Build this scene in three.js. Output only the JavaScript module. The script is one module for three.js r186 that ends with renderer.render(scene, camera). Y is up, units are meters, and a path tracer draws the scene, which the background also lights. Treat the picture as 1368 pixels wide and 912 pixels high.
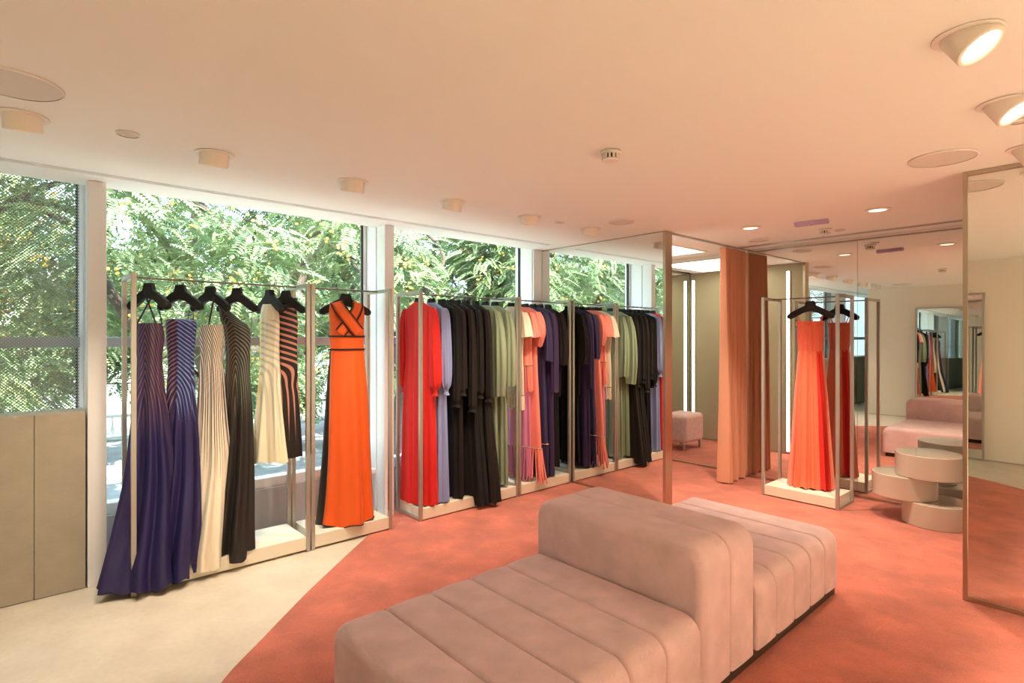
import * as THREE from 'three';
import { RoundedBoxGeometry } from 'three/addons/geometries/RoundedBoxGeometry.js';
import { mergeGeometries } from 'three/addons/utils/BufferGeometryUtils.js';
import { RectAreaLightUniformsLib } from 'three/addons/lights/RectAreaLightUniformsLib.js';
import { createNoise2D } from 'simplex-noise';

RectAreaLightUniformsLib.init();
// ---------------------------------------------------------------- camera, sky, sun, exposure
// world: x runs along the window wall, -z points to the windows, y up, metres
const TH = Math.atan((1517 - 684) / 745);
const camera = new THREE.PerspectiveCamera(2 * Math.atan(456 / 745) * 180 / Math.PI, 1368 / 912, 0.05, 300);
camera.position.set(0, 1.6, 0);
camera.lookAt(Math.cos(TH), 1.6, -Math.sin(TH));
camera.setViewOffset(1368, 912, 0, 6, 1368, 912);

const scene = new THREE.Scene();
const renderer = new THREE.WebGLRenderer({ antialias: true });
renderer.toneMapping = THREE.LinearToneMapping;
renderer.toneMappingExposure = 1.0;
renderer.shadowMap.enabled = true;

const sunDir = new THREE.Vector3(-0.30, 0.80, 0.52).normalize();
// bright hazy sky, even all round
scene.background = new THREE.Color(0.64, 0.84, 1.0);
scene.backgroundIntensity = 8;

const sun = new THREE.DirectionalLight(new THREE.Color(1.0, 0.96, 0.88), 38);
sun.name = 'sunlight';
sun.position.copy(sunDir).multiplyScalar(40);
sun.castShadow = true;
sun.shadow.radius = 1.2;
sun.shadow.mapSize.set(4096, 4096);
Object.assign(sun.shadow.camera, { left: -30, right: 30, top: 30, bottom: -30, near: 1, far: 110 });
scene.add(sun); scene.add(sun.target);

const WARM = new THREE.Color(1.0, 0.82, 0.62);   // halogen-like spots
const SPOT_CD = 13, LED_CD = 1;

// ---------------------------------------------------------------- helpers
let seedState = 12345;
const rnd = () => { seedState = (seedState + 0x6d2b79f5) | 0; let t = Math.imul(seedState ^ (seedState >>> 15), 1 | seedState); t = (t + Math.imul(t ^ (t >>> 7), 61 | t)) ^ t; return ((t ^ (t >>> 14)) >>> 0) / 4294967296; };
const rr = (a, b) => a + (b - a) * rnd();
const noise2 = createNoise2D(rnd);
const fbm = (x, y, n = 4) => { let s = 0, a = 0.5; for (let i = 0; i < n; i++) { s += a * noise2(x, y); x = x * 2.03 + 17.1; y = y * 2.03 - 9.3; a *= 0.5; } return s; };
const V = (x, y, z) => new THREE.Vector3(x, y, z);
const clamp01 = (x) => Math.min(1, Math.max(0, x));
const sstep = (a, b, x) => { const t = clamp01((x - a) / (b - a)); return t * t * (3 - 2 * t); };

const taken = new Map();
function numbered(name) { const n = taken.get(name) ?? 0; taken.set(name, n + 1); return n ? name + '_' + String(n).padStart(3, '0') : name; }
function tag(o, label, category, group) { o.userData.label = label; o.userData.category = category; if (group) o.userData.group = group; return o; }
function thing(name, label, category, p = [0, 0, 0], turn = 0, group) {
  const o = new THREE.Group(); o.name = numbered(name); o.position.set(...p); o.rotation.y = turn; scene.add(o); return tag(o, label, category, group);
}
function part(name, geo, mat, parent) {
  const m = new THREE.Mesh(Array.isArray(geo) ? merge(geo) : geo, mat); m.name = name; m.castShadow = m.receiveShadow = true; parent.add(m); return m;
}
function solo(name, geo, mat, label, category, group) { return tag(part(numbered(name), geo, mat, scene), label, category, group); }
function struct(name, geo, mat) { const m = part(numbered(name), geo, mat, scene); m.userData.kind = 'structure'; return m; }
function structGroup(name) { const g = new THREE.Group(); g.name = numbered(name); g.userData.kind = 'structure'; scene.add(g); return g; }
function merge(list) {
  return mergeGeometries(list.map((g) => { let q = g.index ? g.toNonIndexed() : g; for (const k of Object.keys(q.attributes)) if (!['position', 'normal', 'uv'].includes(k)) q.deleteAttribute(k); return q; }));
}
function metric(g) {     // uv in metres, by the way each face points
  if (g.index) g = g.toNonIndexed();
  const p = g.attributes.position, n = g.attributes.normal, uv = new Float32Array(p.count * 2);
  for (let i = 0; i < p.count; i++) {
    const k = i - i % 3, sum = (f) => Math.abs(n[f](k) + n[f](k + 1) + n[f](k + 2)), a = sum('getX'), b = sum('getY'), c = sum('getZ');
    if (b >= a && b >= c) { uv[2 * i] = p.getX(i); uv[2 * i + 1] = p.getZ(i); } else if (a >= c) { uv[2 * i] = p.getZ(i); uv[2 * i + 1] = p.getY(i); } else { uv[2 * i] = p.getX(i); uv[2 * i + 1] = p.getY(i); }
  }
  g.setAttribute('uv', new THREE.BufferAttribute(uv, 2)); return g;
}
const bx = (x0, x1, y0, y1, z0, z1) => metric(new THREE.BoxGeometry(x1 - x0, y1 - y0, z1 - z0).translate((x0 + x1) / 2, (y0 + y1) / 2, (z0 + z1) / 2));
const rb = (x0, x1, y0, y1, z0, z1, r = 0.004) => metric(new RoundedBoxGeometry(x1 - x0, y1 - y0, z1 - z0, 2, r).translate((x0 + x1) / 2, (y0 + y1) / 2, (z0 + z1) / 2));
const lathe = (pts, n = 40) => new THREE.LatheGeometry(pts.map(([r, y]) => new THREE.Vector2(r, y)), n);
const tubeOf = (pts, r, n = 24, k = 8) => new THREE.TubeGeometry(new THREE.CatmullRomCurve3(pts.map((p) => V(...p))), n, r, k);
const rodOf = (a, b, r, k = 8) => new THREE.TubeGeometry(new THREE.LineCurve3(V(...a), V(...b)), 1, r, k);

function dataTex(w, h, fn, srgb = true) {      // fn(x, y) -> [r, g, b] in 0..1, (sRGB when srgb)
  const d = new Uint8Array(w * h * 4);
  for (let y = 0; y < h; y++) for (let x = 0; x < w; x++) { const c = fn((x + 0.5) / w, (y + 0.5) / h), o = (y * w + x) * 4; d[o] = 255 * clamp01(c[0]); d[o + 1] = 255 * clamp01(c[1]); d[o + 2] = 255 * clamp01(c[2]); d[o + 3] = 255; }
  const t = new THREE.DataTexture(d, w, h, THREE.RGBAFormat); t.wrapS = t.wrapT = THREE.RepeatWrapping; t.magFilter = THREE.LinearFilter; t.minFilter = THREE.LinearMipmapLinearFilter; t.generateMipmaps = true;
  if (srgb) t.colorSpace = THREE.SRGBColorSpace; t.needsUpdate = true; return t;
}
// noise that repeats over the unit square
function tiled(x, y, f, oct) { const a = fbm(x * f, y * f, oct), b = fbm((x - 1) * f, y * f, oct), c = fbm(x * f, (y - 1) * f, oct), d = fbm((x - 1) * f, (y - 1) * f, oct), s = sstep(0.8, 1, x), t = sstep(0.8, 1, y); return (a * (1 - s) + b * s) * (1 - t) + (c * (1 - s) + d * s) * t; }
const std = (color, roughness = 0.6, more = {}) => new THREE.MeshStandardMaterial({ color, roughness, ...more });
const phys = (color, roughness = 0.6, more = {}) => new THREE.MeshPhysicalMaterial({ color, roughness, ...more });
const mixc = (a, b, t) => a.map((x, i) => x + (b[i] - x) * t);

// ---------------------------------------------------------------- materials
const M = {};
M.plaster = std('#efeae2', 0.85);
M.ceiling = std('#f6f5f0', 0.9);
M.wallWhite = std('#ebe5d8', 0.85);
{
  const t = dataTex(512, 512, (x, y) => { const n = tiled(x, y, 5, 5), m = tiled(x + 0.31, y + 0.7, 40, 2); const k = 1 + 0.05 * n + 0.025 * m; return [0.82 * k, 0.785 * k, 0.72 * k]; });
  t.repeat.set(0.5, 0.5);
  M.floor = std('#ffffff', 0.5, { map: t });
}
{
  const t = dataTex(1024, 1024, (x, y) => { const n = tiled(x, y, 4, 5), m = tiled(x * 1, y * 1, 9, 3), g = tiled(x + 0.3, y, 120, 2); const k = 1 + 0.16 * n + 0.10 * Math.max(0, m) + 0.07 * g; return [0.73 * k, 0.432 * k * (1 - 0.02 * n), 0.368 * k * (1 - 0.03 * n)]; });
  const b = dataTex(512, 512, (x, y) => { const v = 0.5 + 0.5 * tiled(x, y, 150, 2) + 0.2 * tiled(x, y, 10, 3); return [v, v, v]; }, false);
  t.repeat.set(0.45, 0.45); b.repeat.set(0.9, 0.9);
  M.carpet = phys('#ffffff', 0.98, { map: t, bumpMap: b, bumpScale: 0.006, sheen: 0.35, sheenColor: new THREE.Color(1, 0.6, 0.45), sheenRoughness: 0.6 });
}
{
  const t = dataTex(512, 512, (x, y) => { const n = tiled(x, y, 3.5, 4), g = tiled(x, y, 90, 2); const k = 1 + 0.07 * n + 0.04 * g; return [0.85 * k, 0.73 * k, 0.725 * k]; });
  t.repeat.set(1.2, 1.2);
  M.velvet = phys('#ffffff', 0.85, { map: t, sheen: 0.7, sheenColor: new THREE.Color(0.9, 0.78, 0.78), sheenRoughness: 0.45 });
}
M.mirrorStandIn = std('#aea78c', 0.6);  // flat tone painted in place of the reflections of a mirrored face
M.plinth = std('#3b2a22', 0.5);
M.mirror = std('#e9ece8', 0.0, { metalness: 1 });
M.steel = std('#b7ab98', 0.28, { metalness: 1 });
M.nickel = std('#b9b8b0', 0.45, { metalness: 0.85 });
M.rod = std('#7a6f62', 0.4, { metalness: 1 });
M.alu = std('#a9aeb6', 0.4, { metalness: 0.6 });
M.framePaint = std('#e9eaec', 0.45);
M.gasket = std('#1d2326', 0.6);
M.glass = phys('#f4faf6', 0.0, { transmission: 1, thickness: 0, ior: 1.45 });
M.lowWall = std('#b9b3b4', 0.8);
M.board = (() => { const t = dataTex(256, 256, (x, y) => { const n = tiled(x, y, 4, 4), g = tiled(x * 0.2, y, 60, 2); const k = 1 + 0.04 * n + 0.02 * g; return [0.645 * k, 0.61 * k, 0.54 * k]; }); return std('#ffffff', 0.6, { map: t }); })();
M.platformTop = std('#f1ece3', 0.35);
M.platform = std('#ece3cf', 0.35);
M.mesh = std('#55504b', 0.8);
M.lacquer = phys('#bdb0a0', 0.22, { clearcoat: 1, clearcoatRoughness: 0.06 });
M.hanger = phys('#0b0a0a', 0.75, { sheen: 0.25, sheenColor: new THREE.Color(0.3, 0.3, 0.3) });
M.hook = std('#a9a9a9', 0.3, { metalness: 1 });
M.fixture = std('#efe6d8', 0.45);
M.fixtureRing = std('#f1ebe2', 0.5);
M.glowSpot = std('#fff3df', 0.5, { emissive: new THREE.Color(1.0, 0.86, 0.66), emissiveIntensity: 6 });
M.glowOff = std('#e7dfd0', 0.2, { emissive: new THREE.Color(1.0, 0.82, 0.58), emissiveIntensity: 2.5 });
M.led = std('#ffffff', 0.6, { emissive: new THREE.Color(1.0, 0.95, 0.84), emissiveIntensity: 5 });
M.panelGlow = std('#ffffff', 0.6, { emissive: new THREE.Color(1.0, 0.91, 0.74), emissiveIntensity: 1.6 });
M.lilac = std('#b9a3c4', 0.6);
M.curtain = phys('#d89a7c', 0.8, { sheen: 0.3, sheenColor: new THREE.Color(1, 0.7, 0.5) });

const CEIL = 2.6;
// ---------------------------------------------------------------- shell: floor, ceiling, walls
struct('floor', bx(-5.2, 6.5, -0.25, 0, -4.95, 2.0), M.floor);
{ // ceiling with a real twin slot for the linear air grille along the windows
  const c = structGroup('ceiling');
  part('ceiling_field', bx(-5.2, 6.5, CEIL, CEIL + 0.2, -4.215, 2.0), M.ceiling, c);
  part('ceiling_edge', bx(-5.2, 6.5, CEIL, CEIL + 0.2, -4.62, -4.285), M.ceiling, c);
  part('slot_bar', bx(-5.2, 4.36, CEIL + 0.001, CEIL + 0.16, -4.257, -4.243), M.framePaint, c);
  part('slot_backing', bx(-5.2, 6.5, CEIL + 0.2, CEIL + 0.24, -4.285, -4.215), M.alu, c);
  part('slot_end', bx(4.36, 6.5, CEIL, CEIL + 0.2, -4.285, -4.215), M.ceiling, c);
}
struct('ceiling_roof', bx(-5.4, 6.7, 2.85, 3.05, -5.0, 2.8), M.plaster);
struct('trim_1', [bx(-5.2, 6.5, CEIL + 0.08, 2.86, -4.95, -4.62)], M.plaster);     // blind pocket over the glass
struct('wall_back', bx(-5.4, 6.7, -0.25, 2.9, 2.0, 2.2), M.wallWhite);
struct('wall_end', bx(-5.4, -5.2, -0.25, 2.9, -5.0, 2.8), M.wallWhite);
struct('wall_side', bx(6.5, 6.7, -0.25, 2.9, -5.0, 2.8), M.wallWhite);
struct('wall_left', bx(-1.0, -0.78, 0, CEIL, -3.72, 2.0), M.wallWhite);
struct('baseboard_left', bx(-0.782, -0.775, 0.0, 0.012, -3.72, 2.0), M.nickel);
// ---------------------------------------------------------------- window wall
const GZ = -4.83;
struct('wall_window', [bx(0.35, 4.56, 0, 0.36, -4.95, -4.74), bx(-5.2, 0.35, 0, 0.36, -4.95, -4.74), bx(4.56, 6.5, 0, 2.86, -4.95, -4.80)], M.lowWall);
let nWin = 0;
function windowBay(x0, x1) {
  const w = structGroup('window_' + (++nWin));
  part('window_frame', [rb(x0, x1, 0.36, 0.44, GZ - 0.05, GZ + 0.06), rb(x0, x1, 2.66, 2.72, GZ - 0.05, GZ + 0.03), rb(x0, x0 + 0.03, 0.4, 2.7, GZ - 0.05, GZ + 0.02), rb(x1 - 0.03, x1, 0.4, 2.7, GZ - 0.05, GZ + 0.02)], M.framePaint, w);
  part('transom_rail', rb(x0 + 0.02, x1 - 0.02, 1.53, 1.60, GZ - 0.05, GZ + 0.03), M.alu, w);
  part('gasket', [bx(x0 + 0.03, x0 + 0.042, 0.44, 2.66, GZ - 0.02, GZ + 0.015), bx(x1 - 0.042, x1 - 0.03, 0.44, 2.66, GZ - 0.02, GZ + 0.015)], M.gasket, w);
  part('pane', new THREE.PlaneGeometry(x1 - x0 - 0.06, 1.10).translate((x0 + x1) / 2, 0.985, GZ), M.glass, w);
  part('pane', new THREE.PlaneGeometry(x1 - x0 - 0.06, 1.08).translate((x0 + x1) / 2, 2.13, GZ), M.glass, w);
}
const colX = [0.35, 2.462, 4.40];
windowBay(-5.2, -1.75); windowBay(-1.66, 0.36); windowBay(0.44, 2.47); windowBay(2.55, 4.47);
function column(name, x0, x1, z1 = -4.45) {
  const c = structGroup(name);
  part('column_casing', rb(x0, x1, 0, CEIL - 0.001, -4.60, z1, 0.004), M.framePaint, c);
  part('column_core', bx(x0 + 0.008, x1 - 0.008, 0, 2.70, -4.90, -4.60), M.framePaint, c);
  part('cover_strip', rb(x0 - 0.006, x1 + 0.006, 0, CEIL - 0.001, -4.64, -4.606, 0.003), M.framePaint, c);
}
column('trim_2', 0.353, 0.452); column('trim_3', 2.464, 2.556); column('trim_4', 4.43, 4.56, -4.58); column('trim_5', -1.75, -1.66);
solo('wall_ledge', rb(2.40, 2.462, 0.36, 0.40, -4.72, -4.62), M.framePaint, 'small white ledge block on the side of the wide window column', 'ledge');
{ // half-height boards under the screened window
  const g = thing('panel_dado', 'half-height putty grey boards below the screened window', 'panel', [0, 0, -4.46]);
  const xs = [-5.18, -4.1, -3.0, -1.9, -0.72, 0.095, 0.345];
  for (let i = 0; i + 1 < xs.length; i++) part('board', rb(xs[i] + 0.0015, xs[i + 1] - 0.0015, 0.004, 1.125, -0.03, 0, 0.002), M.board, g);
  part('backing', bx(-5.18, 0.345, 0.004, 1.10, -0.22, -0.034), M.board, g);
  part('top_cap', rb(-5.18, 0.345, 1.10, 1.123, -0.30, -0.032, 0.003), M.board, g);
}
{ // perforated scrim
  const alpha = dataTex(64, 64, (x, y) => { const P = [[0.25, 0.25], [0.75, 0.75], [1.25, 0.25], [-0.25, 0.75], [0.25, 1.25], [0.75, -0.25]]; let d = 9; for (const [a, b] of P) d = Math.min(d, Math.hypot((x - a), (y - b))); const v = sstep(0.27, 0.30, d); return [v, v, v]; }, false);
  alpha.repeat.set(1 / 0.02, 1 / 0.02);
  const m = std('#8d9594', 0.7, { alphaMap: alpha, transparent: true });
  solo('window_screen', metric(new THREE.BoxGeometry(5.5, 1.56, 0.0015).translate(-2.42, 1.895, GZ + 0.10)), m, 'grey perforated sun screen stretched over the window beside the white column', 'screen');
}
// ---------------------------------------------------------------- carpet
const px2 = (u, v) => { const D = 745 * 1.6 / (v - 450), r = (u - 684) / 745 * D, S = Math.sin(TH), C = Math.cos(TH); return [r * S + D * C, r * C - D * S]; };
{
  // curved edge measured in view, unseen part behind camera shaped for neutral light bounce, then straight along the racks and mirror walls
  const edge = [[4.31, 0.62], [3.5, 0.58], [2.6, 0.46], [1.75, 0.10], [1.18, -0.30], [0.745, -0.77], [0.42, -1.32], [0.33, -1.85], [0.44, -2.38], [0.715, -2.81], [0.985, -3.08], [1.14, -3.23], [1.36, -3.44], [1.63, -3.68], [2.10, -4.09], [2.35, -4.30], [2.55, -4.44]];
  const curve = new THREE.CatmullRomCurve3(edge.map(([x, z]) => V(x, 0, z))).getPoints(90).map((p) => [p.x, p.z]);
  const poly = [...curve, [2.556, -4.73], [6.335, -4.72], [6.335, -3.0], [6.255, -3.0], [6.255, -0.705], [4.31, -0.70], [4.31, 0.60]];
  const s = new THREE.Shape(poly.map(([x, z]) => new THREE.Vector2(x, -z)));
  const g = new THREE.ExtrudeGeometry(s, { depth: 0.010, bevelEnabled: true, bevelSize: 0.003, bevelThickness: 0.002, bevelSegments: 2 });
  g.rotateX(-Math.PI / 2); g.translate(0, -0.006, 0);
  solo('carpet', metric(g), M.carpet, 'coral fitted carpet with a curved edge against the cream floor', 'carpet');
}
// ---------------------------------------------------------------- mirror walls
{
  const w = structGroup('wall_partition');                 // partition between racks and fitting room
  part('core', bx(4.572, 4.652, 0.012, CEIL - 0.002, -4.72, -2.965), M.plaster, w);
  const p = part('mirror_pane', bx(4.560, 4.572, 0.03, CEIL - 0.012, -4.578, -2.965), M.mirror, w);
  part('mirror_stand_in', bx(4.652, 4.664, 0.03, CEIL - 0.012, -4.72, -2.965), M.mirrorStandIn, w);  // mirrored face in truth; its reflections are put into one matte colour
  part('end_trim', rb(4.556, 4.668, 0.004, CEIL - 0.001, -2.966, -2.935, 0.002), M.steel, w);
  part('base_trim', [rb(4.557, 4.574, 0.004, 0.03, -4.57, -2.966, 0.002), rb(4.650, 4.667, 0.004, 0.03, -4.72, -2.966, 0.002)], M.steel, w);
  part('top_trim', [rb(4.557, 4.574, CEIL - 0.012, CEIL - 0.001, -4.57, -2.966, 0.002), rb(4.650, 4.667, CEIL - 0.012, CEIL - 0.001, -4.72, -2.966, 0.002)], M.steel, w);
}
{
  const w = structGroup('wall_mirror');                    // long mirrored wall behind fitting room, coral rack and drum table
  const zs = [-4.73, -3.0, -1.847, -0.69];
  for (let i = 0; i < 3; i++) part('mirror_pane', bx(i ? 6.27 : 6.35, i ? 6.282 : 6.362, 0.028, CEIL - 0.004, zs[i] + 0.0015, zs[i + 1] - 0.0015), M.mirror, w);
  part('base_trim', [rb(6.262, 6.285, 0.006, 0.027, -3.0, -0.69, 0.002), rb(6.342, 6.365, 0.006, 0.027, -4.73, -3.0, 0.002)], M.steel, w);
  part('core', [bx(6.284, 6.5, 0.0, CEIL - 0.001, -3.0, -0.69), bx(6.364, 6.5, 0.0, CEIL - 0.001, -4.8, -3.0)], M.plaster, w);
  const f = structGroup('wall_fitting');                   // window-side wall of the fitting room
  part('mirror_pane', bx(4.668, 6.348, 0.028, CEIL - 0.004, -4.742, -4.73), M.mirror, f);
  part('base_trim', rb(4.668, 6.342, 0.006, 0.027, -4.742, -4.722, 0.002), M.steel, f);
  part('core', bx(4.576, 6.36, 0.0, CEIL - 0.001, -4.80, -4.744), M.plaster, f);
}
{
  const w = structGroup('wall_right');
  part('core', bx(4.32, 6.49, 0.012, CEIL - 0.001, -0.688, 2.0), M.wallWhite, w);
  part('mirror_pane', bx(4.305, 4.318, 0.034, CEIL - 0.03, -0.676, 1.15), M.mirror, w);
  part('mirror_pane', bx(4.305, 4.318, 0.034, CEIL - 0.03, 1.153, 1.99), M.mirror, w);
  part('edge_trim', [rb(4.296, 4.322, 0.004, CEIL - 0.001, -0.700, -0.676, 0.002), rb(4.298, 4.320, 0.006, 0.033, -0.676, 1.99, 0.002), rb(4.298, 4.320, CEIL - 0.029, CEIL - 0.002, -0.676, 1.99, 0.002)], M.steel, w);
}
// linear trims on the ceiling in front of the mirrored wall and the fitting room
{
  const t = thing('ceiling_slot', 'slim metal air slot let into the ceiling along the long mirrored wall', 'vent', [6.06, CEIL, -1.85]);
  part('slot_rim', [rb(-0.034, -0.014, -0.006, -0.0005, -1.15, 1.15, 0.002), rb(0.014, 0.034, -0.006, -0.0005, -1.15, 1.15, 0.002)], M.nickel, t);
  part('slot_core', bx(-0.014, 0.014, -0.0025, -0.0005, -1.15, 1.15), M.alu, t);
  const r = thing('curtain_rail', 'thin metal curtain rail on the ceiling across the fitting room opening', 'rail', [5.46, CEIL, -2.97]);
  part('track', [rb(-0.79, 0.79, -0.018, -0.0005, -0.012, 0.012, 0.003)], M.nickel, r);
}
// ---------------------------------------------------------------- fitting room
{
  const p = thing('ceiling_light_panel', 'large glowing square light panel in the fitting room ceiling', 'light', [5.45, CEIL, -3.87]);
  part('frame', [rb(-0.60, 0.60, -0.010, -0.0005, -0.54, -0.52, 0.002), rb(-0.60, 0.60, -0.010, -0.0005, 0.52, 0.54, 0.002), rb(-0.60, -0.58, -0.010, -0.0005, -0.52, 0.52, 0.002), rb(0.58, 0.60, -0.010, -0.0005, -0.52, 0.52, 0.002)], M.fixtureRing, p);
  part('light_diffuser', bx(-0.58, 0.58, -0.006, -0.001, -0.52, 0.52), M.panelGlow, p);
  const a = new THREE.RectAreaLight(new THREE.Color(1.0, 0.87, 0.68), 4.5, 1.14, 1.02); a.name = 'light_panel_glow'; a.position.set(5.45, CEIL - 0.012, -3.87); a.lookAt(5.45, 0, -3.87); scene.add(a);
  const led = (z, label) => {
    const s = thing('led_light_strip', label, 'light', [4.664, 0, z]);
    part('profile', rb(0.001, 0.018, 0.035, 2.50, -0.024, 0.024, 0.002), M.nickel, s);
    part('led_diffuser', rb(0.014, 0.024, 0.04, 2.495, -0.019, 0.019, 0.003), M.led, s);
    const l = new THREE.RectAreaLight(new THREE.Color(1.0, 0.93, 0.80), 7.0, 0.038, 2.44); l.name = 'led_strip_glow'; l.position.set(4.692, 1.27, z); l.lookAt(9, 1.27, z); scene.add(l);
  };
  led(-3.15, 'bright vertical light strip in the fitting room near the steel partition end');
  led(-4.66, 'bright vertical light strip in the mirrored inner corner of the fitting room');
  // stool behind the partition, seen in the mirrors
  const s = thing('fitting_stool', 'nude upholstered block stool on thin metal legs inside the fitting room', 'stool', [5.50, 0, -4.36]);
  part('seat_block', new RoundedBoxGeometry(0.52, 0.40, 0.40, 5, 0.06).translate(0, 0.31, 0), M.velvet, s);
  for (const [a, b] of [[-1, -1], [1, -1], [-1, 1], [1, 1]]) part('leg', rb(a * 0.21 - 0.012, a * 0.21 + 0.012, 0.006, 0.13, b * 0.15 - 0.012, b * 0.15 + 0.012, 0.003), M.nickel, s);
}
{ // curtain, pushed against the mirrored wall
  const nU = 320, nV = 26, pos = [], uv = [], idx = [], H0 = 0.022, H1 = 2.575;
  for (let j = 0; j <= nV; j++) {
    const v = j / nV, y = H1 + (H0 - H1) * v;
    for (let i = 0; i <= nU; i++) {
      const s = i / nU, k = 16.5, ph = s * k * 2 * Math.PI, wide = s < 0.14 ? 1 : 0;
      const amp = 0.036 + 0.022 * Math.sin(s * 17 + 1) * v + 0.02 * v;
      let x = 5.755 + 0.475 * s + 0.012 * Math.sin(ph * 0.5 + v * 2) * v, z = -3.0 + amp * Math.sin(ph + 0.5 * Math.sin(s * 21) + 0.35 * v * Math.sin(s * 9)) + 0.015 * Math.sin(s * 31 + v * 3) * v;
      if (s < 0.16) { z += 0.035 * v * Math.sin(s / 0.16 * Math.PI); }
      x += 0.02 * Math.cos(ph) * (0.5 + 0.5 * v);
      pos.push(Math.min(x, 6.255), y, z); uv.push(s * 3, v * 2.5);
    }
  }
  for (let j = 0; j < nV; j++) for (let i = 0; i < nU; i++) { const a = j * (nU + 1) + i, b = a + nU + 1; idx.push(a, b, a + 1, b, b + 1, a + 1); }
  const g = new THREE.BufferGeometry(); g.setAttribute('position', new THREE.Float32BufferAttribute(pos, 3)); g.setAttribute('uv', new THREE.Float32BufferAttribute(uv, 2)); g.setIndex(idx); g.computeVertexNormals();
  solo('curtain', g, M.curtain, 'floor-length salmon curtain bunched in folds at the fitting room opening', 'curtain');
}
// ---------------------------------------------------------------- sofa island
function channel(x0, x1, y0, h, zA, zB, rTop, rA, rB, crown = 0.005) {      // one padded channel: rounded outline in z-y swept along x, edges rolled in at both ends
  const out = [], N = 9;                                         // outline from bottom at zA over the top to bottom at zB, with outward normals
  out.push([zA, y0, -1, 0], [zA, y0 + (h - rTop - y0) * 0.5, -1, 0]);
  for (let i = 0; i <= N; i++) { const a = Math.PI - i / N * Math.PI / 2; out.push([zA + rTop + rTop * Math.cos(a), h - rTop + rTop * Math.sin(a), Math.cos(a), Math.sin(a)]); }
  for (let i = 1; i < 6; i++) out.push([zA + rTop + (zB - zA - 2 * rTop) * i / 6, h, 0, 1]);
  for (let i = 0; i <= N; i++) { const a = Math.PI / 2 - i / N * Math.PI / 2; out.push([zB - rTop + rTop * Math.cos(a), h - rTop + rTop * Math.sin(a), Math.cos(a), Math.sin(a)]); }
  out.push([zB, y0 + (h - rTop - y0) * 0.5, 1, 0], [zB, y0, 1, 0]);
  const L = x1 - x0, xs = [];
  for (let i = 0; i <= 5; i++) xs.push([rA * (1 - Math.cos(i / 5 * Math.PI / 2)), rA * (1 - Math.sin(i / 5 * Math.PI / 2))]);
  for (let i = 1; i < 6; i++) xs.push([rA + (L - rA - rB) * i / 6, 0]);
  for (let i = 5; i >= 0; i--) xs.push([L - rB * (1 - Math.cos(i / 5 * Math.PI / 2)), rB * (1 - Math.sin(i / 5 * Math.PI / 2))]);
  const pos = [], idx = [], K = out.length;
  for (const [x, ins] of xs) { const puff = crown * Math.sin(Math.PI * clamp01(x / L)); for (const [z, y, nz, ny] of out) pos.push(x0 + x, Math.max(y0, y + ny * (puff - ins)), z + nz * (puff * 0.6 - ins)); }
  for (let j = 0; j + 1 < xs.length; j++) for (let i = 0; i + 1 < K; i++) { const a = j * K + i, b = a + K; idx.push(a, a + 1, b, a + 1, b + 1, b); }
  const cap = (j, flip) => { const c = pos.length / 3, o = j * K; pos.push(pos[o * 3], (y0 + h) / 2, (zA + zB) / 2); for (let i = 0; i < K; i++) { const a = o + i, b = o + (i + 1) % K; flip ? idx.push(c, a, b) : idx.push(c, b, a); } };
  const nSide = pos.length / 3; void nSide;
  cap(0, false); cap(xs.length - 1, true);
  const g = new THREE.BufferGeometry(); g.setAttribute('position', new THREE.Float32BufferAttribute(pos, 3)); g.setAttribute('uv', new THREE.Float32BufferAttribute(new Float32Array(pos.length / 3 * 2), 2)); g.setIndex(idx); g.computeVertexNormals();
  return metric(g);
}
{
  const s = thing('modular_sofa', 'nude pink velvet island sofa with channel-tufted seats on both sides of a raised backrest', 'sofa', [2.4, 0, -1.74]);
  const zA = -2.27 + 1.74, zB = -1.235 + 1.74, Y0 = 0.062;
  const seatA = [1.0, 1.235, 1.468, 1.70, 1.935, 2.195], seatB = [2.715, 2.945, 3.172, 3.392, 3.615, 3.845];
  const put = (name, x0, x1, h, r, ra, rbb, n) => { const m = part(name, channel(x0 - 2.4, x1 - 2.4, Y0, h, zA, zB, r, ra, rbb), M.velvet, s); void n; return m; };
  for (let i = 0; i < 5; i++) put('seat_channel', seatA[i], seatA[i + 1], 0.40, 0.085, i ? 0.021 : 0.05, 0.021);
  put('backrest_channel', 2.205, 2.455, 0.685, 0.10, 0.045, 0.021); put('backrest_channel', 2.455, 2.705, 0.685, 0.10, 0.021, 0.045);
  for (let i = 0; i < 5; i++) put('seat_channel', seatB[i], seatB[i + 1], 0.40, 0.085, 0.016, i < 4 ? 0.021 : 0.05);
  part('plinth', rb(1.03 - 2.4, 3.81 - 2.4, 0.006, 0.064, zA + 0.03, zB - 0.012, 0.004), M.plinth, s);
}
// ---------------------------------------------------------------- drum table: three lacquered discs
{
  const t = thing('drum_table', 'side table of three offset glossy taupe lacquer drums before the mirror', 'side table', [5.88, 0, -1.2]);
  const R = 0.243;
  const drum = (y, z) => part('drum', lathe([[0, 0], [R - 0.006, 0], [R - 0.001, 0.003], [R, 0.008], [R, 0.191], [R - 0.001, 0.195], [R - 0.005, 0.198], [0, 0.198]], 72).translate(0, y, z), M.lacquer, t);
  drum(0.006, 0.06); drum(0.205, -0.165); drum(0.404, 0.012);
}
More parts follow.
